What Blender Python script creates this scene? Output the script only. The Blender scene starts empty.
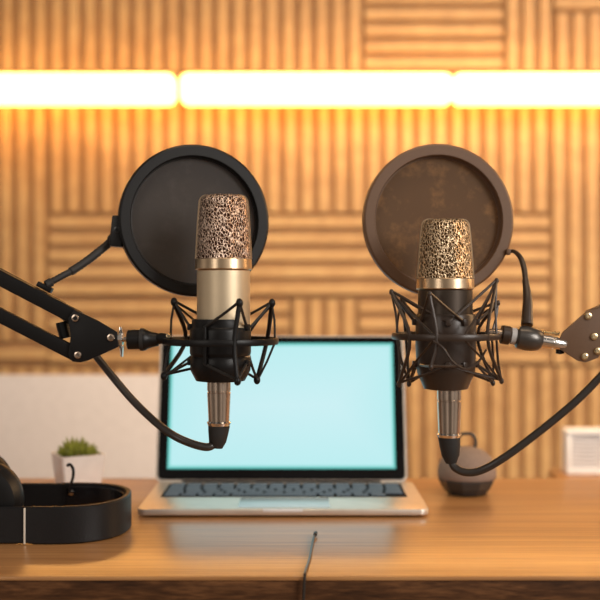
import bpy, bmesh, math, random
from mathutils import Vector, Matrix
random.seed(7)
PI = math.pi
S = bpy.context.scene
COL = S.collection

# ------------------------------------------------------------------ camera
CAMZ = 0.969
cd = bpy.data.cameras.new('camera'); cam = bpy.data.objects.new('camera', cd); COL.objects.link(cam)
cam.location = (0, 0, CAMZ); cam.rotation_euler = (PI/2, 0, 0)
cd.lens = 60; cd.sensor_width = 36; cd.clip_start = .05; cd.clip_end = 50
cd.dof.use_dof = True; cd.dof.focus_distance = .905; cd.dof.aperture_fstop = 4.2
S.camera = cam
# ------------------------------------------------------------------ view, world, lights
S.view_settings.view_transform = 'Standard'; S.view_settings.look = 'None'
S.view_settings.gamma = 1; S.view_settings.use_curve_mapping = False
S.view_settings.exposure = 0.0
w = bpy.data.worlds.new('world'); S.world = w; w.use_nodes = True
_t = w.node_tree; _tc = _t.nodes.new('ShaderNodeTexCoord'); _nz = _t.nodes.new('ShaderNodeTexNoise'); _nz.inputs['Scale'].default_value = 2.6
_nz.inputs['Detail'].default_value = 1; _rp = _t.nodes.new('ShaderNodeValToRGB')
for _e, (_p, _c) in zip(_rp.color_ramp.elements, ((.42, (.10, .08, .065, 1)), (.62, (.78, .67, .58, 1)))): _e.position = _p; _e.color = _c
_t.links.new(_tc.outputs['Generated'], _nz.inputs['Vector']); _t.links.new(_nz.outputs[0], _rp.inputs[0])
_t.links.new(_rp.outputs[0], _t.nodes['Background'].inputs[0])
_t.nodes['Background'].inputs[1].default_value = .62

def area(name, loc, target, sx, sy, power, col):
    l = bpy.data.lights.new(name, 'AREA'); l.shape = 'RECTANGLE'; l.size = sx; l.size_y = sy
    l.energy = power; l.color = col
    o = bpy.data.objects.new(name, l); COL.objects.link(o); o.location = loc
    o.rotation_euler = (Vector(target)-Vector(loc)).to_track_quat('-Z', 'Y').to_euler()
    return o
area('warm_wall_fill', (.6, .9, 2.0), (.35, 2.4, .75), 1.6, .5, 12, (1, .72, .46)).data.spread = math.radians(95)  # added warm fill to lift the slat wall, no fitting known there
area('fill_light_right', (1.7, -.7, 1.8), (0, 1.0, .9), .9, 1.2, 36, (1, .95, .90))  # added neutral key from front right, its source is invented
area('fill_light_left', (-1.3, -1.1, 1.6), (0, 1.0, .95), .6, 1.2, 6, (1, .92, .84))  # weaker fill added from front left, no opening known there
area('warm_fill_right', (1.55, 1.35, 1.45), (.2, .95, .95), .5, .7, 9, (1, .58, .26))  # added out of view to warm the dark parts on the right

# ------------------------------------------------------------------ helpers
def P(px, py, d):
    return Vector(((px-300)*d/1000, d, CAMZ+(300-py)*d/1000))

def obj(name, bm, m, parent=None, smooth=True, ang=38):
    if smooth:
        bm.normal_update()
        for f in bm.faces: f.smooth = True
        for e in bm.edges:
            if len(e.link_faces) == 2 and e.calc_face_angle(0) > math.radians(ang): e.smooth = False
    me = bpy.data.meshes.new(name); bm.to_mesh(me); bm.free()
    me.materials.append(m)
    o = bpy.data.objects.new(name, me); COL.objects.link(o)
    if parent is not None: o.parent = parent
    return o
def tag(o, label=None, cat=None, group=None, kind=None):
    if label: o['label'] = label
    if cat: o['category'] = cat
    if group: o['group'] = group
    if kind: o['kind'] = kind
    return o
def empty(name, loc, label, cat, group=None, rz=0):
    o = bpy.data.objects.new(name, None); COL.objects.link(o); o.empty_display_size = .02
    o.location = loc; o.rotation_euler = (0, 0, rz)
    return tag(o, label, cat, group)
# children are built in world coordinates, then moved under their root
def under(root, *objs):
    mi = (Matrix.Translation(root.location) @ root.rotation_euler.to_matrix().to_4x4()).inverted()
    for o in objs:
        o.parent = root; o.matrix_parent_inverse = mi
def sub(parent, *objs):
    for o in objs: o.parent = parent

def box(bm, c, s, bev=0, mat=None, seg=2):
    g = bmesh.ops.create_cube(bm, size=1)
    vs = g['verts']
    bmesh.ops.scale(bm, vec=s, verts=vs)
    if bev:
        es = list({e for v in vs for e in v.link_edges})
        r = bmesh.ops.bevel(bm, geom=es, offset=bev, segments=seg, profile=.6, affect='EDGES')
        vs = list({v for v in r['verts']} | {v for v in vs if v.is_valid})
    if mat is not None: bmesh.ops.transform(bm, matrix=mat, verts=vs)
    bmesh.ops.translate(bm, vec=c, verts=vs)
    return vs
def bx(x0, x1, y0, y1, z0, z1, bev=0, seg=2):
    bm = bmesh.new(); box(bm, ((x0+x1)/2, (y0+y1)/2, (z0+z1)/2), (x1-x0, y1-y0, z1-z0), bev, seg=seg); return bm
def frame_of(d):
    d = d.normalized(); up = Vector((0, 0, 1)) if abs(d.z) < .9 else Vector((0, 1, 0))
    a = d.cross(up).normalized(); b = a.cross(d).normalized()
    return a, b
def tube(bm, pts, r, n=12, cap=True, closed=False):
    pts = [Vector(p) for p in pts]; N = len(pts)
    rs = r if isinstance(r, (list, tuple)) else [r]*N
    rings = []; a = None
    for i, p in enumerate(pts):
        if closed: d = pts[(i+1) % N]-pts[i-1]
        else: d = pts[min(i+1, N-1)]-pts[max(i-1, 0)]
        d.normalize()
        if a is None: a, b = frame_of(d)
        else:
            a = (a-d*a.dot(d))
            if a.length < 1e-5: a, b = frame_of(d)
            a.normalize(); b = a.cross(d).normalized()
        rings.append([bm.verts.new(p+a*math.cos(2*PI*k/n)*rs[i]+b*math.sin(2*PI*k/n)*rs[i]) for k in range(n)])
    M = N if closed else N-1
    for i in range(M):
        A = rings[i]; B = rings[(i+1) % N]
        for k in range(n): bm.faces.new((A[k], A[(k+1) % n], B[(k+1) % n], B[k]))
    if cap and not closed:
        bm.faces.new(rings[0]); bm.faces.new(list(reversed(rings[-1])))
    bmesh.ops.recalc_face_normals(bm, faces=bm.faces)
def lathe(bm, prof, origin, axis=(0, 0, 1), n=48, closed=False):
    """prof: list of (radius, height along axis)."""
    ax = Vector(axis).normalized(); a, b = frame_of(ax); o = Vector(origin); rings = []
    for r, h in prof:
        if r < 1e-6: rings.append([bm.verts.new(o+ax*h)])
        else: rings.append([bm.verts.new(o+ax*h+(a*math.cos(2*PI*k/n)+b*math.sin(2*PI*k/n))*r) for k in range(n)])
    L = len(rings)
    fs = []
    for i in range(L if closed else L-1):
        A = rings[i]; B = rings[(i+1) % L]
        for k in range(n):
            k2 = (k+1) % n
            if len(A) == 1 and len(B) == 1: continue
            if len(A) == 1: fs.append(bm.faces.new((A[0], B[k2], B[k])))
            elif len(B) == 1: fs.append(bm.faces.new((A[k], A[k2], B[0])))
            else: fs.append(bm.faces.new((A[k], A[k2], B[k2], B[k])))
    bmesh.ops.recalc_face_normals(bm, faces=fs)
def L(prof, origin, axis=(0, 0, 1), n=48, closed=False):
    bm = bmesh.new(); lathe(bm, prof, origin, axis, n, closed); return bm
def T(pts, r, n=12, closed=False):
    bm = bmesh.new(); tube(bm, pts, r, n, closed=closed); return bm
def prism(bm, pts, thick, bev=0):
    """polygon of 3D points extruded by vector thick."""
    vs = [bm.verts.new(p) for p in pts]; f = bm.faces.new(vs)
    r = bmesh.ops.extrude_face_region(bm, geom=[f])
    nv = [g for g in r['geom'] if isinstance(g, bmesh.types.BMVert)]
    bmesh.ops.translate(bm, vec=thick, verts=nv)
    bmesh.ops.recalc_face_normals(bm, faces=bm.faces)
    if bev:
        bmesh.ops.bevel(bm, geom=list({e for v in vs+nv for e in v.link_edges}), offset=bev, segments=2, profile=.6, affect='EDGES')
def spline(pts, n=12):
    pts = [Vector(p) for p in pts]; out = []
    Q = [pts[0]*2-pts[1]]+pts+[pts[-1]*2-pts[-2]]
    for i in range(1, len(Q)-2):
        p0, p1, p2, p3 = Q[i-1:i+3]
        for k in range(n):
            t = k/n
            out.append(.5*((2*p1)+(p2-p0)*t+(2*p0-5*p1+4*p2-p3)*t*t+(3*p1-p0-3*p2+p3)*t**3))
    out.append(pts[-1]); return out

# ------------------------------------------------------------------ materials
class NT:
    def __init__(s, name):
        s.m = bpy.data.materials.new(name); s.m.use_nodes = True; s.t = s.m.node_tree
        s.b = s.t.nodes['Principled BSDF']; s.out = s.t.nodes['Material Output']
    def n(s, typ, **kw):
        x = s.t.nodes.new(typ)
        for k, v in kw.items():
            if k in x.inputs: x.inputs[k].default_value = v
            else: setattr(x, k, v)
        return x
    def l(s, a, b): s.t.links.new(a, b)
    def ramp(s, fac, stops):
        r = s.n('ShaderNodeValToRGB'); el = r.color_ramp.elements
        while len(el) < len(stops): el.new(.5)
        for e, (p, c) in zip(el, stops): e.position = p; e.color = (*c, 1)
        s.l(fac, r.inputs[0]); return r.outputs[0]
    def bump(s, h, strength, dist=.001):
        b = s.n('ShaderNodeBump'); b.inputs['Strength'].default_value = strength; b.inputs['Distance'].default_value = dist
        s.l(h, b.inputs['Height']); s.l(b.outputs[0], s.b.inputs['Normal'])
    def coord(s, scale=(1, 1, 1), rot=(0, 0, 0)):
        c = s.n('ShaderNodeTexCoord'); mp = s.n('ShaderNodeMapping'); mp.inputs['Scale'].default_value = scale
        mp.inputs['Rotation'].default_value = rot
        s.l(c.outputs['Object'], mp.inputs[0]); return mp.outputs[0]
def mat(name, col, rough=.5, metal=0, noise=0, nscale=60, coat=0, spec=.5, bump=0, aniso=0):
    t = NT(name); b = t.b
    b.inputs['Base Color'].default_value = (*col, 1); b.inputs['Roughness'].default_value = rough
    b.inputs['Metallic'].default_value = metal; b.inputs['Coat Weight'].default_value = coat
    b.inputs['Specular IOR Level'].default_value = spec
    nz = t.n('ShaderNodeTexNoise'); nz.inputs['Scale'].default_value = nscale; nz.inputs['Detail'].default_value = 4
    t.l(t.coord(), nz.inputs['Vector'])
    v = max(noise, .04)
    c = t.ramp(nz.outputs[0], [(.3, tuple(x*(1-v) for x in col)), (.7, tuple(min(1, x*(1+v)) for x in col))])
    t.l(c, b.inputs['Base Color'])
    if bump: t.bump(nz.outputs[0], bump, .0005)
    return t.m
def wood(name, dark, mid, light, scale, rough=.4, coat=0, bump=.1, fine=1.0, spec=.5, rot=(0, 0, 0)):
    t = NT(name); v = t.coord(scale, rot)
    n1 = t.n('ShaderNodeTexNoise'); n1.inputs['Scale'].default_value = 1; n1.inputs['Detail'].default_value = 6
    n1.inputs['Roughness'].default_value = .62; n1.inputs['Distortion'].default_value = .6; t.l(v, n1.inputs['Vector'])
    n2 = t.n('ShaderNodeTexNoise'); n2.inputs['Scale'].default_value = 5*fine; n2.inputs['Detail'].default_value = 3; t.l(v, n2.inputs['Vector'])
    mx = t.n('ShaderNodeMix'); mx.data_type = 'FLOAT'; mx.inputs[0].default_value = .35
    t.l(n1.outputs[0], mx.inputs[2]); t.l(n2.outputs[0], mx.inputs[3])
    c = t.ramp(mx.outputs[0], [(.32, dark), (.5, mid), (.66, light)])
    t.l(c, t.b.inputs['Base Color'])
    rr = t.n('ShaderNodeMapRange'); rr.inputs['To Min'].default_value = rough-.07; rr.inputs['To Max'].default_value = rough+.1
    t.l(mx.outputs[0], rr.inputs[0]); t.l(rr.outputs[0], t.b.inputs['Roughness'])
    t.b.inputs['Coat Weight'].default_value = coat; t.b.inputs['Coat Roughness'].default_value = .2
    t.b.inputs['Specular IOR Level'].default_value = spec
    t.bump(mx.outputs[0], bump, .001); return t.m
def emis(name, col, strength, base=(.8, .8, .8)):
    t = NT(name); t.b.inputs['Base Color'].default_value = (*base, 1)
    t.b.inputs['Emission Color'].default_value = (*col, 1); t.b.inputs['Emission Strength'].default_value = strength
    t.b.inputs['Roughness'].default_value = .5; return t.m

M = {}
M['slat'] = wood('slat_oak', (.43, .255, .105), (.53, .335, .145), (.61, .41, .185), (6, 6, 6), .55, 0, .05)
M['slat_back'] = wood('slat_backing', (.30, .165, .07), (.36, .20, .09), (.42, .24, .11), (6, 6, 6), .7, 0, .05)
M['table'] = wood('table_oak', (.28, .122, .040), (.47, .225, .080), (.60, .32, .125), (2.4, 75, 75), .29, .4, .12, spec=.5)
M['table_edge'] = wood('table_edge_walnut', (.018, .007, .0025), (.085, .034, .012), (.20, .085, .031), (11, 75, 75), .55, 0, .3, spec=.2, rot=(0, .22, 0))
M['wall'] = mat('wall_plaster', (.55, .42, .30), .85, bump=.1)
M['floor'] = wood('floor_boards', (.2, .11, .05), (.28, .16, .08), (.34, .2, .1), (2, 20, 20), .5)
M['led'] = emis('led_diffuser', (1, .46, .098), 10.6)
M['led_case'] = mat('led_case', (.75, .72, .65), .4)
M['white'] = mat('white_lacquer', (.72, .69, .69), .6)
M['white_ceramic'] = mat('white_ceramic', (.90, .90, .91), .35, coat=.2)
M['soil'] = mat('potting_soil', (.10, .06, .03), .95, noise=.4, nscale=300)
M['leaf'] = mat('succulent_leaf', (.24, .27, .035), .5, noise=.3, nscale=90)
M['black'] = mat('black_plastic', (.008, .0075, .0075), .38, spec=.3)
M['black_metal'] = mat('black_powder_coat', (.006, .0055, .0055), .45, spec=.28, nscale=900, bump=.15)
M['black_soft'] = mat('black_rubber', (.02, .019, .018), .62)
M['black_gloss'] = mat('black_gloss', (.01, .01, .011), .18)
M['haze_brown'] = mat('haze_lifted_black', (.15, .082, .044), .5, nscale=400, bump=.1)  # black parts on the right, lens haze mixed in as brown
M['haze_plastic'] = mat('haze_browned_plastic', (.045, .028, .019), .35)  # right mount's brown holds the warm haze in its base colour
M['cable'] = mat('cable_jacket', (.036, .029, .024), .28)
M['chrome'] = mat('chrome', (.85, .82, .78), .16, 1)
M['nickel'] = mat('satin_nickel', (.62, .50, .40), .22, 1)
M['gold'] = mat('champagne_gold', (.78, .64, .44), .48, .85)
M['gold_ring'] = mat('polished_brass', (.74, .56, .37), .3, 1)
M['mic_black'] = mat('satin_black_enamel', (.075, .056, .042), .34, .6)
M['alu'] = mat('laptop_aluminium', (.78, .72, .64), .38, .75)
M['key'] = mat('key_cap', (.12, .17, .23), .75, spec=.15)
M['key_well'] = mat('keyboard_well', (.006, .008, .012), .8, spec=.1)
M['pad'] = mat('trackpad_glass', (.62, .66, .68), .25, .5)
M['bezel'] = mat('bezel_glass', (.004, .004, .005), .25, spec=.2)
M['taupe'] = mat('taupe_fabric', (.25, .185, .15), .8, noise=.15, nscale=700, bump=.3)
M['dark_base'] = mat('dark_grey_base', (.035, .035, .036), .35)
M['leather'] = mat('black_leatherette', (.009, .009, .010), .45, spec=.33, nscale=500, bump=.25)
M['brass_screw'] = mat('brass_screw', (.85, .68, .42), .25, 1)
M['gunmetal'] = mat('gunmetal', (.13, .12, .11), .3, .75)
M['light_ring'] = mat('grey_ring', (.5, .48, .46), .4)
M['foam'] = mat('cream_gap', (.8, .72, .6), .5)

def grille_mat(name, hi, lo, sc):
    t = NT(name); v = t.coord((1, 1, .7))
    vo = t.n('ShaderNodeTexVoronoi'); vo.feature = 'DISTANCE_TO_EDGE'; vo.inputs['Scale'].default_value = sc
    nz = t.n('ShaderNodeTexNoise'); nz.inputs['Scale'].default_value = sc*1.4; nz.inputs['Detail'].default_value = 2
    wv = t.n('ShaderNodeVectorMath'); wv.operation = 'MULTIPLY_ADD'
    t.l(v, nz.inputs['Vector']); t.l(nz.outputs['Color'], wv.inputs[0]); wv.inputs[1].default_value = (.0018,)*3; t.l(v, wv.inputs[2])
    t.l(wv.outputs[0], vo.inputs['Vector'])
    c = t.ramp(vo.outputs['Distance'], [(.045, hi), (.135, lo)])
    t.l(c, t.b.inputs['Base Color']); t.b.inputs['Metallic'].default_value = .9; t.b.inputs['Roughness'].default_value = .3
    inv = t.n('ShaderNodeMath'); inv.operation = 'MULTIPLY'; inv.inputs[1].default_value = -1; t.l(vo.outputs['Distance'], inv.inputs[0])
    t.bump(inv.outputs[0], .9, .002); return t.m
M['grille_left'] = grille_mat('rose_gold_grille', (.95, .72, .56), (.07, .03, .018), 430)
M['grille_right'] = grille_mat('old_gold_grille', (.95, .72, .46), (.10, .055, .022), 430)

def mesh_fabric(name, col, warm, amount, seed):
    t = NT(name); b = t.b; v = t.coord()
    nz = t.n('ShaderNodeTexNoise'); nz.inputs['Scale'].default_value = 60; nz.inputs['Detail'].default_value = 6; nz.inputs['Roughness'].default_value = .7; t.l(v, nz.inputs['Vector'])
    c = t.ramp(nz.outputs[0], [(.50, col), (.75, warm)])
    t.l(c, b.inputs['Base Color']); b.inputs['Roughness'].default_value = .9; b.inputs['Sheen Weight'].default_value = .15
    tr = t.n('ShaderNodeBsdfTransparent'); tl = t.n('ShaderNodeBsdfTranslucent'); t.l(c, tl.inputs[0])
    m1 = t.n('ShaderNodeMixShader'); m1.inputs[0].default_value = .3; t.l(b.outputs[0], m1.inputs[1]); t.l(tl.outputs[0], m1.inputs[2])
    m2 = t.n('ShaderNodeMixShader'); m2.inputs[0].default_value = amount; t.l(m1.outputs[0], m2.inputs[1]); t.l(tr.outputs[0], m2.inputs[2])
    t.l(m2.outputs[0], t.out.inputs[0]); return t.m
M['pop_left'] = mesh_fabric('grey_nylon_mesh', (.088, .080, .076), (.11, .10, .094), .04, 1)
M['pop_right'] = mesh_fabric('haze_glow_nylon_mesh', (.18, .108, .062), (.36, .20, .09), .08, 2)  # haze brown and orange glow behind the mesh painted into the fabric

def screen_mat():
    t = NT('laptop_display'); tc = t.n('ShaderNodeTexCoord'); sp = t.n('ShaderNodeSeparateXYZ'); t.l(tc.outputs['UV'], sp.inputs[0])
    def edge(o, k):
        a = t.n('ShaderNodeMath'); a.operation = 'PINGPONG'; a.inputs[1].default_value = .5; t.l(o, a.inputs[0])
        m = t.n('ShaderNodeMath'); m.operation = 'MULTIPLY'; m.inputs[1].default_value = k; t.l(a.outputs[0], m.inputs[0]); return m.outputs[0]
    mn = t.n('ShaderNodeMath'); mn.operation = 'MINIMUM'; t.l(edge(sp.outputs[0], 1.85), mn.inputs[0]); t.l(edge(sp.outputs[1], 1.0), mn.inputs[1])
    c = t.ramp(mn.outputs[0], [(.0, (.06, .46, .40)), (.016, (.20, .70, .66)), (.032, (.52, .89, .92)), (.5, (.61, .91, .95))])
    t.l(c, t.b.inputs['Emission Color']); t.b.inputs['Emission Strength'].default_value = .93
    t.b.inputs['Base Color'].default_value = (.02, .02, .02, 1); t.b.inputs['Roughness'].default_value = .3
    return t.m
M['screen'] = screen_mat()

# ------------------------------------------------------------------ room shell
tag(obj('floor', bx(-2.2, 2.2, -1.6, 2.6, -.05, 0), M['floor'], smooth=False), kind='structure')
tag(obj('wall_back', bx(-2.2, 2.2, 2.44, 2.56, 0, 2.9), M['wall'], smooth=False), kind='structure')

# slatted acoustic panels on the back wall
WF = 2.40; PITCH = .0395
def panel(x0, x1, y0, y1, vertical, label, off=0):
    X0, X1 = (x0-300)*WF/1000, (x1-300)*WF/1000
    Z0, Z1 = max(.02, CAMZ+(300-y1)*WF/1000), min(2.85, CAMZ+(300-y0)*WF/1000)
    g = .0015
    X0 += g; X1 -= g; Z0 += g; Z1 -= g
    o = obj('slat_panel', bx(X0, X1, WF+.014, 2.4395, Z0, Z1), M['slat_back'], smooth=False)
    tag(o, label, 'wall panel', 'slatted wood panels on the back wall')
    bm = bmesh.new(); wd = .0235
    a, b = (X0, X1) if vertical else (Z0, Z1)
    n = max(1, int(round((b-a)/PITCH))); st = (b-a)/n
    for i in range(n):
        c = a+st*(i+.5)
        if vertical: box(bm, (c, WF+.007, (Z0+Z1)/2), (wd, .0145, Z1-Z0-.002))
        else: box(bm, ((X0+X1)/2, WF+.007, c), (X1-X0-.002, .0145, wd))
    s = obj('slats', bm, M['slat'], smooth=False); sub(o, s)
panel(-250, 364, -600, 72, True, 'tall upright-slat wood panel above the light bars, left half of the wall')
panel(364, 504, -600, 72, False, 'level-slat wood panel above the light bars, over the right pop filter')
panel(504, 554, -600, 72, True, 'narrow upright-slat wood panel above the light, right of the level-slat one')
panel(554, 850, -600, 12, False, 'level-slat wood panel at the top right corner of the wall')
panel(554, 850, 12, 72, True, 'short upright-slat wood panel just above the rightmost light bar')
panel(-250, 48, 72, 342, True, 'upright-slat wood panel at the left edge, behind the left boom arm')
panel(48, 550, 72, 213, True, 'wide upright-slat wood panel directly under the light bars, behind both pop filters')
panel(550, 850, 72, 365, True, 'upright-slat wood panel at the right edge, behind the right boom bracket')
panel(48, 550, 213, 298, False, 'wide level-slat wood panel behind the two microphone heads')
panel(48, 290, 298, 366, False, 'level-slat wood panel behind the left shock mount')
panel(290, 358, 298, 366, True, 'small upright-slat wood panel just above the laptop lid')
panel(358, 550, 298, 366, False, 'level-slat wood panel behind the right shock mount')
panel(-250, 48, 342, 366, False, 'thin level-slat wood strip at the left edge above the white sideboard')
panel(-250, 850, 366, 690, True, 'lowest upright-slat wood panel, seen right of the laptop above the table')

# light bars
def light_bar(x0, x1, label):
    d = 2.305; k = d/1000
    X0, X1 = (x0-300)*k, (x1-300)*k; Z0, Z1 = CAMZ+(300-102.4)*k, CAMZ+(300-73.2)*k
    r = empty('light_bar', ((X0+X1)/2, WF-.002, (Z0+Z1)/2), label, 'wall light', 'glowing light bars in a row along the wall')
    bm = bmesh.new(); box(bm, ((X0+X1)/2, d+.0175, (Z0+Z1)/2), (X1-X0, .035, Z1-Z0))
    bmesh.ops.bevel(bm, geom=[e for e in bm.edges if abs(e.verts[0].co.y-e.verts[1].co.y) > .02], offset=.016, segments=6, profile=.5, affect='EDGES')
    bmesh.ops.bevel(bm, geom=[e for e in bm.edges if max(e.verts[0].co.y, e.verts[1].co.y) < d+.001], offset=.004, segments=3, profile=.5, affect='EDGES')
    a = obj('diffuser', bm, M['led'])
    b = obj('housing', bx(X0+.006, X1-.006, d+.0352, WF-.001, Z0+.040, Z1-.008, .002), M['led_case'])
    under(r, a, b)
light_bar(-100, 173.5, 'leftmost glowing white wall light bar, ending above the left microphone arm')
light_bar(180.5, 452.1, 'middle glowing white wall light bar, centred above the laptop')
light_bar(454.9, 730, 'rightmost glowing white wall light bar, above the right boom bracket')

# ------------------------------------------------------------------ furniture behind
r = empty('room_divider', (-.55, 2.01, 0), 'low plain off-white room divider behind the potted plant, left of laptop', 'divider')
sb = [obj('panel', bx(-1.25, .10, 2.0, 2.018, .05, .969-.075*2.0, .003), M['white']),
      obj('foot', bx(-1.1, -1.04, 1.9, 2.12, 0, .0495, .003), M['white']), obj('foot', bx(-.06, 0, 1.9, 2.12, 0, .0495, .003), M['white'])]
under(r, *sb)
r = empty('bench', (.75, 1.65, 0), 'low orange wooden bench behind the table at the right edge', 'bench')
bt = obj('seat', bx(.420, 1.2, 1.60, 1.70, .640, .6820, .004), M['table'])
ls = [obj('leg', bx(x-.02, x+.02, y-.02, y+.02, 0, .6395, .003), M['table']) for x in (.48, 1.15) for y in (1.63, 1.67)]
under(r, bt, *ls)
r = empty('storage_box', (.54, 1.66, .6825), 'white rectangular box with framed front standing at the right edge', 'box')
pb = obj('body', bx(.436, .66, 1.645, 1.672, .6825, .757, .004), M['white_ceramic'])
bm = bmesh.new()
for (cx, cz, sx, sz) in ((.548, .752, .222, .008), (.548, .688, .222, .009), (.441, .720, .008, .055), (.655, .720, .008, .055)):
    box(bm, (cx, 1.641, cz), (sx, .007, sz), .0015)
pf = obj('front_frame', bm, M['white_ceramic'])
bm = bmesh.new()
for i in range(8): box(bm, (.548, 1.643, .697+i*.0065), (.20, .0035, .003))
ps = obj('front_ribs', bm, M['white'])
under(r, pb, pf, ps)

# ------------------------------------------------------------------ table
TZ = .74
r = empty('table', (0, 1.05, 0), 'oak-topped table with dark walnut front edge carrying laptop and headphones', 'table')
tp = obj('tabletop', bx(-.95, .95, .8275, 1.287, TZ-.0035, TZ, .0014), M['table'])
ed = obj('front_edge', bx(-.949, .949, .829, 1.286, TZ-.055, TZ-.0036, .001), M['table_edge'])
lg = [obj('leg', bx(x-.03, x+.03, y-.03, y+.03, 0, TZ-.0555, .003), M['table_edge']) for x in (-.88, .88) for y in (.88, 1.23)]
under(r, tp, ed, *lg)

# ------------------------------------------------------------------ laptop
LX, LF, LB, LW = -.0180, 1.052, 1.215, .309
BT = TZ+.0088
root = empty('laptop', (LX, (LF+LB)/2, TZ), 'open silver laptop with bright blank pale blue screen, between the microphones', 'laptop')
bm = bmesh.new(); box(bm, (LX, (LF+LB)/2, TZ+.0054), (LW, LB-LF, .0068))
ve = [e for e in bm.edges if abs(e.verts[0].co.z-e.verts[1].co.z) > .005]
bmesh.ops.bevel(bm, geom=ve, offset=.010, segments=6, profile=.5, affect='EDGES')
bmesh.ops.bevel(bm, geom=[e for e in bm.edges if abs(e.verts[0].co.z-e.verts[1].co.z) < .001], offset=.0016, segments=3, profile=.5, affect='EDGES')
base = obj('base', bm, M['alu'])
feet = [obj('foot', L([(0, 0), (.006, 0), (.007, .0019), (0, .0019)], (LX+sx*.13, y, TZ+.0001), n=20), M['black_soft']) for sx in (-1, 1) for y in (LF+.02, LB-.02)]
pad = obj('trackpad', bx(LX-.048, LX+.050, LF+.008, LF+.060, BT-.0006, BT+.0004, .0002), M['pad'])
well = obj('keyboard', bx(LX-.138, LX+.138, LF+.066, LF+.1445, BT-.0006, BT+.0003, .0001), M['key_well'])
lip = obj('opening_notch', bx(LX-.021, LX+.021, LF-.0004, LF+.003, BT-.0028, BT+.0002, .0004), M['white_ceramic'])
under(root, base, pad, well, lip, *feet)
bm = bmesh.new(); box(bm, (0, 0, 0), (1, 1, 1), .06)
kmesh = None
rows = [(14, .0095), (14, .0135), (14, .0135), (13, .0135), (12, .0135)]
yy = LF+.1435
for ri, (n, h) in enumerate(rows):
    yy -= h; wk = .272/n
    for i in range(n):
        cx = LX-.136+wk*(i+.5)
        ko = obj('key', bx(cx-wk/2+.0016, cx+wk/2-.0016, yy+.0016, yy+h-.0016, BT+.0003, BT+.0018, .0004, 1), M['key'])
        sub(well, ko)
yy -= .0132
xk = LX-.136
for wk in (.019,)*4+(.098,)+(.0195,)*4:
    sub(well, obj('key', bx(xk+.0016, xk+wk-.0016, yy+.0012, yy+.0116, BT+.0003, BT+.0018, .0004, 1), M['key'])); xk += wk
bm.free()
# lid: built flat in local coordinates (x right, z up along lid), then leaned back
TL = math.radians(14.7)
lm = Matrix.Translation((LX-.0045, LB-.0075, TZ+.0092)) @ Matrix.Rotation(-TL, 4, 'X')
def lidobj(name, bm, m, **k):
    bmesh.ops.transform(bm, matrix=lm, verts=bm.verts); o = obj(name, bm, m, **k); under(root, o); return o
LH = .181; lw = .299
def rrect(x0, x1, z0, z1, y0, y1, rad, bev=0):
    bm = bmesh.new(); box(bm, ((x0+x1)/2, (y0+y1)/2, (z0+z1)/2), (x1-x0, y1-y0, z1-z0))
    ve = [e for e in bm.edges if abs(e.verts[0].co.y-e.verts[1].co.y) > (y1-y0)*.9]
    bmesh.ops.bevel(bm, geom=ve, offset=rad, segments=5, profile=.5, affect='EDGES')
    return bm
lid = lidobj('lid', rrect(-lw/2-.003, lw/2+.003, 0, LH, 0, .0055, .008), M['alu'])
bez = lidobj('bezel', rrect(-lw/2, lw/2, .003, LH-.002, -.0012, -.0001, .006), M['bezel'])
sx0, sx1, sz0, sz1 = -.1385, .1385, .0155, .1715
bm = bmesh.new(); vs = [bm.verts.new((x, y, z)) for (x, y, z) in ((sx0, -.0016, sz0), (sx1, -.0016, sz0), (sx1, -.0016, sz1), (sx0, -.0016, sz1))]
f = bm.faces.new(vs); uv = bm.loops.layers.uv.new('UVMap')
for lp, c in zip(f.loops, ((0, 0), (1, 0), (1, 1), (0, 1))): lp[uv].uv = c
scr = lidobj('screen', bm, M['screen'], smooth=False)
hg = lidobj('hinge', T([(-.12, .003, .0005), (.12, .003, .0005)], .0035, 12), M['black'])

# ------------------------------------------------------------------ potted succulent
pc = Vector(((77.5-300)*1.225/1000, 1.228, TZ))
root = empty('potted_succulent', pc, 'small green succulent in a square white pot behind the headphones', 'plant', rz=0)
bm = bmesh.new()
def sq(h, a, z): return [(sx*a, sy*a, z) for sx, sy in ((-1, -1), (1, -1), (1, 1), (-1, 1))]
rings = [sq(0, .0225, .0003), sq(0, .0270, .041), sq(0, .0245, .041), sq(0, .0234, .034)]
rv = [[bm.verts.new(p) for p in rg] for rg in rings]
bm.faces.new(rv[0])
for i in range(3):
    for k in range(4): bm.faces.new((rv[i][k], rv[i][(k+1) % 4], rv[i+1][(k+1) % 4], rv[i+1][k]))
bm.faces.new(rv[3])
bmesh.ops.recalc_face_normals(bm, faces=bm.faces)
bmesh.ops.bevel(bm, geom=[e for e in bm.edges if abs(e.verts[0].co.z-e.verts[1].co.z) > .03], offset=.003, segments=3, profile=.5, affect='EDGES')
rot = Matrix.Translation(pc) @ Matrix.Rotation(math.radians(28), 4, 'Z')
bmesh.ops.transform(bm, matrix=rot, verts=bm.verts)
pot = obj('pot', bm, M['white_ceramic'])
bm = bx(-.0224, .0224, -.0224, .0224, .033, .0372, .001); bmesh.ops.transform(bm, matrix=rot, verts=bm.verts)
soil = obj('soil', bm, M['soil'])
bm = bmesh.new()
def leaf(bm, base, ang, tilt, ln, wd):
    d = Vector((math.cos(ang)*math.sin(tilt), math.sin(ang)*math.sin(tilt), math.cos(tilt)))
    pts = [base+d*ln*t+Vector((0, 0, -.2*ln*t*t*math.sin(tilt))) for t in (0, .25, .5, .75, 1)]
    tube(bm, pts, [wd*.7, wd, wd*.95, wd*.6, wd*.08], 6)
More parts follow.
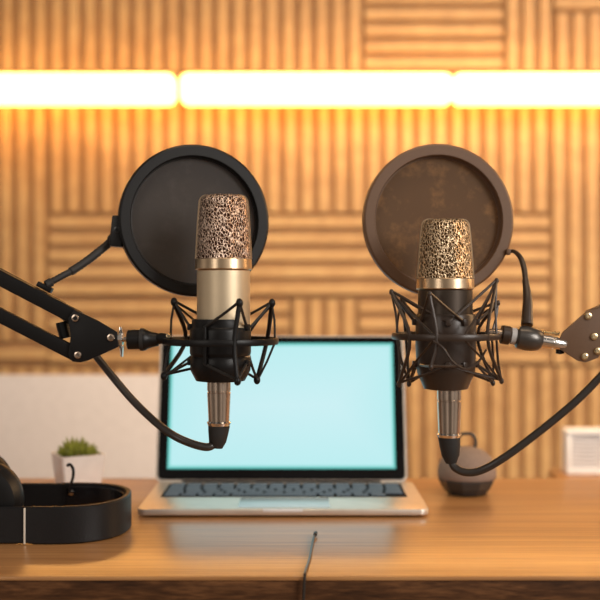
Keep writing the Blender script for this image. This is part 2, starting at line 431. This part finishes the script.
for (ox, oy, s) in ((-.011, .002, 1.0), (.009, -.004, .8), (.0, .010, .95), (.016, .006, .65), (-.003, -.010, .85), (-.018, -.004, .6)):
    for k in range(15):
        leaf(bm, pc+Vector((ox, oy, .0375)), k*2.4+random.random(), .15+.065*k, (.025-.0005*k)*s, .0030*s)
lv = obj('leaves', bm, M['leaf'])
under(root, pot, soil, lv)

# ------------------------------------------------------------------ dark rounded pot on the right
gc = Vector(((467.5-300)*1.18/1000, 1.185, TZ))
root = empty('round_pot', gc, 'small squat dark pot with taupe domed lid and loop handle, behind right microphone cable', 'pot')
a = obj('body', L([(0, .0004), (.0225, .0004), (.0245, .002), (.0300, .009), (.0335, .0165), (.0335, .019), (0, .019)], gc, n=10), M['dark_base'], ang=10)
b = obj('lid', L([(.0337, .0191), (.0346, .021), (.0346, .027), (.0325, .036), (.0278, .0445), (.019, .0515), (.009, .0550), (0, .0555)], gc, n=40), M['taupe'])
hp = [gc+Vector((x, 0, z)) for x, z in ((-.009, .052), (-.0105, .060), (-.009, .067), (-.004, .0705), (.004, .0705), (.009, .067), (.0105, .060), (.009, .052))]
c = obj('handle', T(spline(hp, 4), .002, 10), M['dark_base'])
under(root, a, b, c)

# ------------------------------------------------------------------ headphones
HH = .0355
def hp_path(off=0, n=60):
    pts = []
    cx, cy = -.236, .9985
    R_x, R_y = .0662-off, .0640-off
    pts.append(Vector((-.330, cy-R_y+.004, 0)))
    pts.append(Vector((-.300, cy-R_y+.001, 0)))
    for i in range(n+1):
        a = -PI/2-.25+(PI+.5)*i/n
        e = .86
        c, s = math.cos(a), math.sin(a)
        pts.append(Vector((cx+R_x*math.copysign(abs(c)**e, c), cy+R_y*math.copysign(abs(s)**e, s), 0)))
    pts.append(Vector((-.300, cy+R_y-.001, 0)))
    pts.append(Vector((-.330, cy+R_y-.004, 0)))
    return pts
def band(i0, i1, th, z0, z1, off=0, bev=.0012):
    o = hp_path(off)[i0:i1]; inn = hp_path(off+th)[i0:i1]
    bm = bmesh.new(); rg = []
    for p, q in zip(o, inn):
        dd = (q-p).normalized()*bev
        rg.append([bm.verts.new(v) for v in (p+Vector((0, 0, z0+bev))+dd*.0, p+Vector((0, 0, z1-bev)), p+dd+Vector((0, 0, z1)), q-dd+Vector((0, 0, z1)), q+Vector((0, 0, z1-bev)), q+Vector((0, 0, z0+bev)), q-dd+Vector((0, 0, z0)), p+dd+Vector((0, 0, z0)))])
    for A, B in zip(rg, rg[1:]):
        for k in range(8): bm.faces.new((A[k], A[(k+1) % 8], B[(k+1) % 8], B[k]))
    bm.faces.new(rg[0]); bm.faces.new(rg[-1]); bmesh.ops.recalc_face_normals(bm, faces=bm.faces)
    return bm
root = empty('headphones', (-.24, 1.0, TZ), 'black over-ear headphones lying on the table at the left edge', 'headphones')
N = len(hp_path())
hb = obj('headband', band(3, N-3, .0058, TZ+.0005, TZ+HH, 0), M['leather'])
hi = obj('headband_lining', band(4, N-4, .0022, TZ+.0025, TZ+HH-.003, .0060), M['black_gloss'])
s1 = obj('slider', band(0, 4, .0040, TZ+.0008, TZ+HH-.0004, .0), M['leather'])
s2 = obj('slider', band(N-4, N, .0041, TZ+.0008, TZ+HH-.0004, .0), M['leather'])
p = hp_path()[3]; 
st = obj('slider_trim', bx(-.2580, -.2568, .9330, .9362, TZ+.001, TZ+HH-.001, .0003), M['foam'])
st['label'] = 'thin cream seam at the end of the headband'
cups = []
for sy, yc, cx in ((1, .9545, -.3035), (-1, 1.043, -.335)):
    o = Vector((cx, yc, TZ+.0375))
    shell = obj('ear_cup', L([(0, 0), (.025, 0), (.033, .003), (.036, .009), (.034, .0115), (0, .0115)], o-Vector((0, sy*.0105, 0)), (0, sy, 0), 40), M['black'])
    padm = obj('ear_pad', L([(.0340, .0), (.0370, .004), (.0370, .011), (.0335, .016), (.027, .0175), (.0215, .014), (.020, .004), (.020, 0)], o+Vector((0, sy*.0012, 0)), (0, sy, 0), 40, closed=True), M['leather'])
    cups.append((shell, padm))
# wire loop and pivot screw on the far side of the band
hk = obj('wire_loop', T(spline([P(70, 491, 1.05), P(70.5, 485, 1.05), P(73, 477, 1.049), P(73, 469, 1.049), P(70, 464.5, 1.049), P(67, 466, 1.049)], 6), .0016, 8), M['black_gloss'])
sc = obj('pivot_screw', L([(0, 0), (.003, 0), (.0028, .0014), (0, .002)], (-.2405, 1.0515, TZ+.0265), (0, -1, 0), 20), M['chrome'])
under(root, hb, hi, s1, s2, st, hk, sc)
for a, b in cups: under(root, a); 
for a, b in cups: sub(a, b)

# ------------------------------------------------------------------ microphones
def mic(cxp, d, yt, yg, yr, yb, rt, rb, rbody, gm, bodym, ringm, yend, label):
    """pixel rows: grille top, grille bottom, ring bottom, body bottom"""
    k = d/1000; X = (cxp-300)*k; Z = lambda y: CAMZ+(300-y)*k
    root = empty('microphone', (X, d, Z(yend)), label, 'microphone', 'condenser microphones')
    o = Vector((X, d, 0))
    c = .0065
    prof = []
    for i in range(9):
        a = PI/2*i/8; prof.append((rt*k-c+c*math.sin(a), Z(yt)-c+c*math.cos(a)))
    prof = [(0, Z(yt)+.0002)]+prof
    for i in range(1, 14):
        t = i/13; prof.append((rt*k+(rb*k-rt*k)*t**.8, (Z(yt)-c)*(1-t)+Z(yg)*t))
    g = obj('grille', L(prof, o, n=72), gm)
    # arched frame running up both sides and across the top of the grille
    fp = []
    pr = [(r+.0003, h) for r, h in prof[1:]][::-1]
    for r_, h in pr: fp.append(Vector((-r_, 0, h)))
    for r_, h in pr[::-1]: fp.append(Vector((r_, 0, h)))
    bm = bmesh.new(); rows_ = []
    for i, p_ in enumerate(fp):
        t = (fp[min(i+1, len(fp)-1)]-fp[max(i-1, 0)]).normalized(); nn = Vector((-t.z, 0, t.x))
        rows_.append([bm.verts.new(o+p_+nn*a_*.0006+Vector((0, b_*.0028, 0))) for a_, b_ in ((-1, -1), (1, -1), (1, 1), (-1, 1))])
    for A, B in zip(rows_, rows_[1:]):
        for q in range(4): bm.faces.new((A[q], A[(q+1) % 4], B[(q+1) % 4], B[q]))
    bmesh.ops.recalc_face_normals(bm, faces=bm.faces)
    fr = obj('grille_frame', bm, ringm)
    rr = rb*k+.0006
    ring = obj('collar_ring', L([(0, Z(yg)), (rr-.0006, Z(yg)), (rr, Z(yg)-.0006), (rr+.0003, Z(yr)+.0008), (rr-.0004, Z(yr)), (0, Z(yr))], o, n=64), ringm)
    R_ = rbody*k
    body = obj('body', L([(0, Z(yr)-.0002), (R_-.0007, Z(yr)-.0002), (R_, Z(yr)-.001), (R_, Z(yb)+.001), (R_-.001, Z(yb)), (R_*.78, Z(yend)), (0, Z(yend))], o, n=64), bodym)
    under(root, g, fr, ring, body)
    return root, X, Z, k
# left microphone
mic_l, XL, ZL, kl = mic(223.6, .91, 195.5, 259, 270, 362, 23.8, 27.4, 26.6, M['grille_left'], M['gold'], M['gold_ring'], 370.5,
    'champagne gold condenser microphone with rose gold grille, left of the two')
mic_r, XR, ZR, kr = mic(445.2, .91, 219.5, 278.5, 289.5, 360, 23.5, 27.8, 27.2, M['grille_right'], M['mic_black'], M['gold_ring'], 371,
    'dark bodied condenser microphone with gold grille, right of the two')

# ------------------------------------------------------------------ shock mounts
def shock_mount(X, d, Z, k, yr, rr, ytop, ybot, hold, posts, hooks_t, hooks_b, label, m, mcord, side, prad=.0021, nrad=.0032, back_cords=False):
    root = empty('shock_mount', (X, d, Z(yr)), label, 'shock mount', 'spider shock mounts')
    o = Vector((X, d, 0)); zr = Z(yr); hh = .0029
    parts = []
    ring = obj('outer_ring', L([(rr-.0022, zr-hh), (rr-.0004, zr-hh), (rr+.0002, zr-hh*.6), (rr+.0002, zr+hh*.6), (rr-.0004, zr+hh), (rr-.0022, zr+hh), (rr-.003, zr)], o, n=80, closed=True), m)
    parts.append(ring)
    h = obj('holder', L([(r_*k, Z(y)) for r_, y in hold], o, n=56, closed=True), M['black'] if side < 0 else m)
    parts.append(h)
    tops, bots, angs = [], [], []
    def pol(a, r_, z): return o+Vector((math.sin(a)*r_, -math.cos(a)*r_, z))
    PP = lambda q: Vector(((q[0]-300)*k*(d+q[2])/d, d+q[2], CAMZ+(300-q[1])*k*(d+q[2])/d))
    for (tp_, mx_, back, bt_, *_) in posts:
        ca_ = max(-1, min(1, (mx_-300)*k/(rr-.001)-X/(rr-.001)))
        an = math.asin(ca_); an = PI-an if back else an
        U = PP(tp_); B = PP(bt_); Mid = pol(an, rr-.001, zr); angs.append(math.degrees(an))
        p_ = obj('post', T(spline([U, Mid, B], 5), prad, 8), m); parts.append(p_)
        for q in (U, B):
            bm = bmesh.new(); bmesh.ops.create_uvsphere(bm, u_segments=12, v_segments=8, radius=nrad, matrix=Matrix.Translation(q) @ Matrix.Diagonal((1, 1, 1.3, 1)))
            nb = obj('nub', bm, m); sub(p_, nb)
        tops.append(U); bots.append(B)
    nP = len(posts)
    for i in range(nP):
        for (pt, hk_, tz) in ((tops[i], hooks_t, 0), (bots[i], hooks_b, 1)):
            for s_ in (-1, 1):
                q = pol(math.radians(angs[i]+s_*45), hk_[0]*k, Z(hk_[1]))
                parts.append(obj('elastic_cord', T([pt+Vector((0, 0, .001)), pt.lerp(q, .5), q], .0013, 7), mcord))
                q2 = pol(math.radians(angs[i]+s_*28), rr-.003, zr+(.002 if tz == 0 else -.002))
                if posts[i][4] if len(posts[i]) > 4 else posts[i][2]: parts.append(obj('elastic_cord', T([pt-Vector((0, 0, .001)), pt.lerp(q2, .5)+Vector((-.001*s_, 0, 0)), q2], .0011, 7), mcord))
    # hooks on holder
    for i in range(nP):
        for hk_ in (hooks_t, hooks_b):
            q = pol(math.radians(angs[i]+45), hk_[0]*k, Z(hk_[1])); bm = bmesh.new()
            box(bm, q, (.005, .005, .006), .001, Matrix.Rotation(math.radians(angs[i]+45), 3, 'Z').to_4x4()); parts.append(obj('hook', bm, m))
    under(root, *[p_ for p_ in parts])
    return root
holdL = [(27.3, 319.5), (28.0, 319), (28.6, 321), (28.6, 327), (30.2, 329), (30.6, 331), (30.6, 352), (30.2, 354), (29.2, 356), (30.4, 358), (30.0, 370), (24.5, 380.5), (16.8, 381.5), (16.8, 374), (27.3, 371.8), (27.3, 340)]
sm_l = shock_mount((220.5-300)*kl, .91, ZL, kl, 341, .0528, 302, 380, holdL,
    [((239.5, 303, -.050), 238, False, (237.5, 381, -.050)), ((272, 303, .004), 266, True, (257, 380, .014)), ((174, 302, .012), 181, True, (164, 376, .004)), ((210, 308, .046), 208, True, (210, 372, .046))],
    (30.5, 327), (30.5, 362), 'black spider shock mount with round hoop holding the gold microphone', M['black'], M['black_soft'], -1)
rb_ = obj('clamp_rib', T([P(205, 327, .882), P(205, 345, .881), P(205, 364, .882)], .0016, 10), M['black']); under(sm_l, rb_)
holdR = [(28.1, 314), (28.9, 314), (30.0, 316), (30.4, 334), (30.0, 350), (29.2, 368), (28.4, 373), (21.8, 388.5), (16.5, 389.5), (16.5, 376), (28.0, 373), (28.0, 340)]
sm_r = shock_mount((445.8-300)*kr, .91, ZR, kr, 336, .0490, 290, 383, holdR,
    [((391.5, 292, 0), 406, False, (399, 384, -.012), True), ((402, 299, .02), 410, True, (409, 384, .02)), ((429.5, 294, -.045), 430, False, (431, 367, -.045)), ((496.5, 281, -.012), 480, False, (501.5, 381, -.012), True), ((498, 303, .02), 484, True, (493, 383, .02)), ((450, 308, .044), 455, True, (452, 372, .044))],
    (31, 322), (30.5, 364), 'haze-browned dark spider shock mount with tangled cords holding the dark microphone', M['haze_plastic'], M['haze_plastic'], 1, .0016, .0022)
cl_ = obj('loose_cord', T(spline([P(433, 341, .862), P(443, 348, .860), P(453, 362, .861), P(466, 369, .866), P(478, 362, .875), P(486, 350, .885)], 8), .0011, 8), M['haze_plastic']); under(sm_r, cl_)

# ------------------------------------------------------------------ cables with plugs
def cable(X, d, Z, k, ys, y0, y1, y2, y3, path, label, r0, tilt):
    root = empty('microphone_cable', (X, d, Z(y0)), label, 'cable', 'black microphone cables')
    o = Vector((X, d, 0))
    plug = obj('plug', L([(0, Z(ys)), (r0*k, Z(ys)), (r0*k, Z(y0+9)), (r0*k-.0006, Z(y0+9.5)), (r0*k-.0006, Z(y0+10.5)), (r0*k, Z(y0+11)), (r0*k-.0012, Z(y1)), (0, Z(y1))], o, n=40), M['nickel'])
    plug['label'] = 'satin metal plug shell'
    rg = obj('plug_ring', L([(0, Z(y1)-.0001), (r0*k-.0006, Z(y1)-.0001), (r0*k+.0003, Z(y1)-.0012), (r0*k-.0008, Z(y2)), (0, Z(y2))], o, n=40), M['chrome'])
    b0 = Vector((X, d, Z(y2)-.0001)); b1 = Vector((X+tilt*k, d, Z(y3)))
    bt_ = obj('cable_boot', T([b0, b0.lerp(b1, .3), b0.lerp(b1, .7), b1], [r0*k-.0008, r0*k-.0015, r0*k-.0028, .0050], 24), M['black_soft'])
    cd_ = obj('cord', T(spline(path, 10), .0037, 14), M['cable'])
    under(root, plug, cd_); sub(plug, rg, bt_)
    return root
cable(XL-.0042, .91, ZL, kl, 376, 381.6, 421, 425.5, 448, [P(213, 441, .91), P(212, 445.5, .908), P(205, 447, .906), P(190, 443, .905), P(172, 434.5, .91), P(152, 419, .925), P(128, 395, .94), P(97, 357, .955), P(70, 322, .965), P(40, 300, .965), P(0, 279, .962), P(-60, 251, .96), P(-400, 85, .955)],
    'black cable curving from the gold microphone plug up behind the left arm', 11.8, -2)
cable(XR+.0036, .91, ZR, kr, 378, 390.2, 433, 437, 463, [P(450.5, 454, .91), P(452, 462, .91), P(456, 468.5, .908), P(467, 472.5, .905), P(482, 470, .903), P(505, 457, .90), P(540, 431, .90), P(575, 402, .90), P(602, 375, .90), P(640, 335, .892), P(720, 272, .885), P(1000, 155, .885)],
    'black cable swooping from the dark microphone plug to the right edge', 12, 2)

# ------------------------------------------------------------------ boom arm, left
def screw(pt, r, m, parent, nrm=(0, -1, 0)):
    o = obj('screw', L([(0, -.001), (r*.95, -.001), (r, .0006), (r*.85, .0016), (r*.5, .0019), (r*.45, .0009), (0, .0009)], pt, nrm, 20), m)
    sub(parent, o); return o
D = .91
def bar(bm, p0, p1, w_px, d, depth):
    a = P(*p0, d); b = P(*p1, d); t = (b-a).normalized(); n = Vector((-t.z, 0, t.x))*(w_px*d/2000)
    prism(bm, [a+n, b+n, b-n, a-n], Vector((0, depth, 0)), .001)
root = empty('boom_arm', P(-60, 300, D), 'black double-bar microphone boom arm with triangular bracket, entering from the left', 'microphone arm')
bm = bmesh.new(); bar(bm, (-410, 64.4), (78, 319), 15, D-.004, .008); u1 = obj('arm_bar', bm, M['black_metal'])
bm = bmesh.new(); bar(bm, (-410, 56.5), (62, 308), 12, D+.014, .007); u2 = obj('arm_bar', bm, M['black_metal'])
bm = bmesh.new(); bar(bm, (-410, 104.9), (76, 355), 14, D-.004, .008); u3 = obj('arm_bar', bm, M['black_metal'])
pl = [(74, 309.5), (97, 320), (117, 332), (118, 347), (104, 353.5), (88, 360.5), (80, 362.5), (72, 361.5), (68.5, 355), (70.5, 336), (68, 319)]
bm = bmesh.new(); prism(bm, [P(x, y, D-.0075) for x, y in pl], Vector((0, .0025, 0)), .0006); b1 = obj('bracket', bm, M['black_metal'])
bm = bmesh.new(); prism(bm, [P(x, y, D+.0055) for x, y in pl], Vector((0, .0025, 0)), .0006); b2 = obj('bracket', bm, M['black_metal'])
bm = bmesh.new(); tube(bm, [P(76, 318.5, D-.009), P(76, 318.5, D+.024)], .003, 12); ax = obj('pivot_pin', bm, M['black_metal'])
bm = bmesh.new(); tube(bm, [P(62, 322, D+.012), P(66, 338, D+.012)], .006, 14); sp_ = obj('spring_housing', bm, M['black'])
rod = obj('rod', T([P(100, 340, D), P(131, 339, D)], .0024, 14), M['nickel'])
under(root, u1, u2, u3, b1, b2, ax, sp_, rod)
for x, y in ((75.5, 318), (78, 355), (111, 337.5)): screw(P(x, y, D-.0078), .0038, M['nickel'], b1)
# wing nut
bm = bmesh.new(); lathe(bm, [(0, 0), (.0062, 0), (.0066, .001), (.0066, .0042), (.006, .005), (0, .005)], P(117.5, 339.5, D), (1, 0, 0), 8)
wn = obj('wing_nut', bm, M['chrome'], ang=20)
bm = bmesh.new()
prism(bm, [P(119, 327, D-.002), P(121.5, 326.5, D-.002), P(123, 334, D-.002), P(119, 335, D-.002)], Vector((0, .004, 0)), .0005)
prism(bm, [P(119, 344, D-.002), P(123, 345, D-.002), P(122.5, 357, D-.002), P(120.5, 357, D-.002)], Vector((0, .004, 0)), .0005)
wg = obj('wing', bm, M['chrome']); under(root, wn); sub(wn, wg)
# threaded adapter sleeve that joins arm and shock mount
root = empty('mount_adapter', P(128, 339.5, D), 'black ribbed adapter sleeve between the left arm bracket and shock mount', 'adapter')
k = D/1000
ad = obj('sleeve', L([(0, 0), (8.5*k, 0), (10*k, 1*k), (10*k, 13*k), (11*k, 14*k), (11*k, 18*k), (9.5*k, 20*k), (8*k, 24*k), (6.5*k, 31*k), (0, 31*k)], P(127.5, 339.5, D), (1, 0, 0), 32), M['black'])
ring_ = obj('collar', L([(10*k, 0), (11.4*k, .5*k), (11.4*k, 4*k), (10*k, 4.5*k)], P(140, 339.5, D), (1, 0, 0), 32), M['black_soft'])
bm = bmesh.new(); tube(bm, spline([P(157, 339, D), P(163, 338.5, D-.004), P(170, 340.5, D-.010)], 4), [.0052]*8+[.0035], 14)
yk = obj('yoke', bm, M['black']); 
bl = obj('bolt', L([(0, 0), (.0022, 0), (.002, .0012), (0, .0015)], P(168.5, 336, D-.012), (0, -1, 0), 14), M['brass_screw'])
under(root, ad, ring_, yk, bl)

# ------------------------------------------------------------------ boom arm, right
root = empty('boom_arm', P(680, 300, D), 'haze-browned metal microphone boom arm with brass screwed bracket, entering from the right', 'microphone arm')
pr_ = [(558, 343), (563, 332), (586, 312), (604, 307), (640, 297), (640, 318), (603, 352), (598, 358), (586, 362.5), (578, 361), (560, 349)]
bm = bmesh.new(); prism(bm, [P(x, y, D-.0045) for x, y in pr_], Vector((0, .003, 0)), .0006); b1 = obj('bracket', bm, M['haze_brown'])
bm = bmesh.new(); prism(bm, [P(x, y, D+.009) for x, y in pr_], Vector((0, .003, 0)), .0006); b2 = obj('bracket', bm, M['haze_brown'])
bm = bmesh.new(); bar(bm, (590, 318), (1000, 141.4), 15, D-.0012, .009); u1 = obj('arm_bar', bm, M['haze_brown'])
bm = bmesh.new(); bar(bm, (588, 353), (1000, 178.2), 14, D-.0012, .009); u2 = obj('arm_bar', bm, M['haze_brown'])
under(root, b1, b2, u1, u2)
for x, y in ((588, 316), (594, 336.5), (597.5, 351), (584.5, 356.5)): 
    s_ = screw(P(x, y, D-.0047), .0036, M['brass_screw'], b1)
for x, y in ((588, 316), (584.5, 356.5)):
    sub(b1, obj('spacer', T([P(x, y, D-.0014), P(x, y, D+.0088)], .0028, 12), M['brass_screw']))
kb = obj('clamp_screw', L([(0, 0), (.0035, 0), (.004, .001), (.004, .004), (0, .005)], P(560, 349, D+.004), (0, 0, -1), 10), M['black']); under(root, kb)
kn = obj('threaded_stud', L([(0, 0)]+[(.0017+(.0006 if i % 2 else 0), .0008*i) for i in range(22)]+[(0, .0175)], P(541, 332, D+.005), Vector((1, 0, -.1)), 20), M['brass_screw']); under(root, kn)
# adapter of the right mount: collar, light ring, tapered grip and silver tube along one axis
root = empty('mount_adapter', P(530, 338, D), 'black tapered grip with silver tube between right shock mount and bracket', 'adapter')
A0 = P(497, 333.5, D); A1 = P(567, 345, D); dr = (A1-A0).normalized(); 
def seg(prof, t, m, name, n=32): 
    o_ = obj(name, L([(r_*k, h*k) for r_, h in prof], A0+dr*t*k, dr, n), m); under(root, o_); return o_
seg([(0, 0), (8.5, 0), (9.5, 1), (9.5, 8), (8.6, 9), (0, 9)], 4, M['haze_plastic'], 'collar')
seg([(0, 0), (7.4, 0), (8.4, .6), (8.4, 5.4), (7.6, 6), (0, 6)], 13.2, M['light_ring'], 'light_ring')
seg([(0, 0), (9, 0), (11, 1.5), (12.3, 8), (12.1, 16), (10.3, 23), (7.4, 26), (0, 26)], 19.3, M['gunmetal'], 'grip')
seg([(0, 0), (6.5, 0), (6.5, 12), (5.6, 12.3), (5.6, 13.2), (6.4, 13.6), (6.2, 25), (5.4, 26), (0, 26)], 43.5, M['chrome'], 'tube')
bm = bmesh.new(); tube(bm, [P(486, 334, D), P(492, 333, D), P(502.5, 334.5, D)], [.0030, .0042, .0048], 14)
o_ = obj('yoke', bm, M['nickel']); under(root, o_)

# ------------------------------------------------------------------ pop filters
def pop_filter(cxp, cyp, d, Rm, yaw, pitch, m_h, m_f, label, goose, gr, clamp_px, base):
    c = P(cxp, cyp, d)
    root = empty('pop_filter', c, label, 'pop filter', 'round pop filters')
    n = Vector((math.sin(yaw)*math.cos(pitch), -math.cos(yaw)*math.cos(pitch), math.sin(pitch)))
    w_ = .0115; t = .012
    hoop = obj('hoop', L([(Rm-w_, -.004), (Rm-w_, .0045), (Rm-w_+.001, .0058), (Rm-.002, .006), (Rm, .0045), (Rm, -.0045), (Rm-.002, -.006), (Rm-w_+.001, -.006)], c, n, 96, closed=True), m_h)
    fab = obj('mesh_screen', L([(0, -.0040), (Rm-w_+.0005, -.0040), (Rm-w_+.0005, -.0032), (0, -.0032)], c, n, 96), m_f)
    rim = obj('inner_rim', L([(Rm-w_-.0014, -.0028), (Rm-w_-.0014, -.0015), (Rm-w_-.0002, -.0012), (Rm-w_-.0002, -.0030)], c, n, 96, closed=True), M['nickel'] if False else m_h)
    under(root, hoop, fab, rim)
    return root, c, n
popL, cL, nL = pop_filter(194.5, 220.8, .972, .0736, math.radians(17), .01, M['black'], M['pop_left'],
    'black round pop filter with dark grey mesh behind the gold microphone', None, None, None, None)
cl = cL+Vector((-.0715, -.014, -.0115))
bm = bmesh.new(); box(bm, cl, (.0125, .017, .0300), .0022, Matrix.Rotation(math.radians(6), 4, 'Y'))
cb = obj('clamp', bm, M['black']); under(popL, cb)
sub(cb, obj('screw', L([(0, 0), (.0032, 0), (.0034, .0012), (.0018, .0016), (.0016, .0008), (0, .0008)], cl+Vector((.0005, -.0088, .001)), (0, -1, 0), 16), M['black_gloss']))
gp = spline([cl+Vector((-.004, 0, -.006)), P(108, 244, .965), P(92, 257, .955), P(75, 269, .945), P(62, 276, .937), P(46, 285, .930)], 10)
rs = []
for i in range(len(gp)):
    t = i/(len(gp)-1); base_r = .0038 if t < .68 else (.0030 if t < .93 else .0040)
    if t < .10: base_r = .0052
    rs.append(base_r+(.0003 if i % 2 else 0))
g = obj('gooseneck', T(gp, rs, 14), M['black_soft']); under(popL, g)
bm = bmesh.new(); tt = (P(78, 319, D)-P(-60, 247, D)).normalized()
box(bm, P(45, 287.2, .928), (.015, .008, .005), .001, Matrix.Rotation(math.atan2(-tt.z, tt.x), 4, 'Y')); ca = obj('arm_clamp', bm, M['black']); under(popL, ca)

popR, cR, nR = pop_filter(438, 220.5, .972, .0740, math.radians(6), .01, M['haze_brown'], M['pop_right'],
    'haze-browned round pop filter with orange glow painted into its mesh behind the dark microphone', None, None, None, None)
gp = spline([P(508, 252, .972), P(514, 251.5, .968), P(520, 257, .955), P(524, 268, .945), P(526, 284, .935), P(527.5, 300, .925), P(527, 325, .914)], 10)
rs = [.0014+.0012*min(1, i/len(gp)/.45)+(.0006 if i/len(gp) > .62 else 0)+.0024*max(0, i/len(gp)-.68)/.32+(.0002 if i % 2 else 0) for i in range(len(gp))]
g = obj('gooseneck', T(gp, rs, 14), M['haze_plastic']); under(popR, g)
bm = bmesh.new(); box(bm, P(508, 252, .972), (.004, .008, .006), .001); o_ = obj('clamp', bm, M['haze_brown']); under(popR, o_)

# ------------------------------------------------------------------ thin cable on the table
root = empty('thin_cable', P(315, 537, .96), 'thin dark cable lying on the table front and hanging over its edge', 'cable')
ph = [Vector(((315.5-300)*.966/1000, .966, TZ+.0035)), Vector((.0125, .945, TZ+.0022)), Vector((.0085, .880, TZ+.0019)), Vector((.0045, .835, TZ+.0022)), Vector((.0040, .8255, TZ+.0005)), Vector((.0035, .8240, TZ-.006)), Vector((.0015, .8245, TZ-.05)), Vector((.0005, .825, TZ-.12))]
cdd = obj('cord', T(spline(ph, 10), .0012, 10), M['cable'])
tip = obj('plug', T([ph[0]+Vector((.0006, .004, 0)), ph[0], ph[0]+Vector((-.0006, -.006, -.0003))], [.0014, .0021, .0017], 12), M['black']); under(root, cdd, tip)
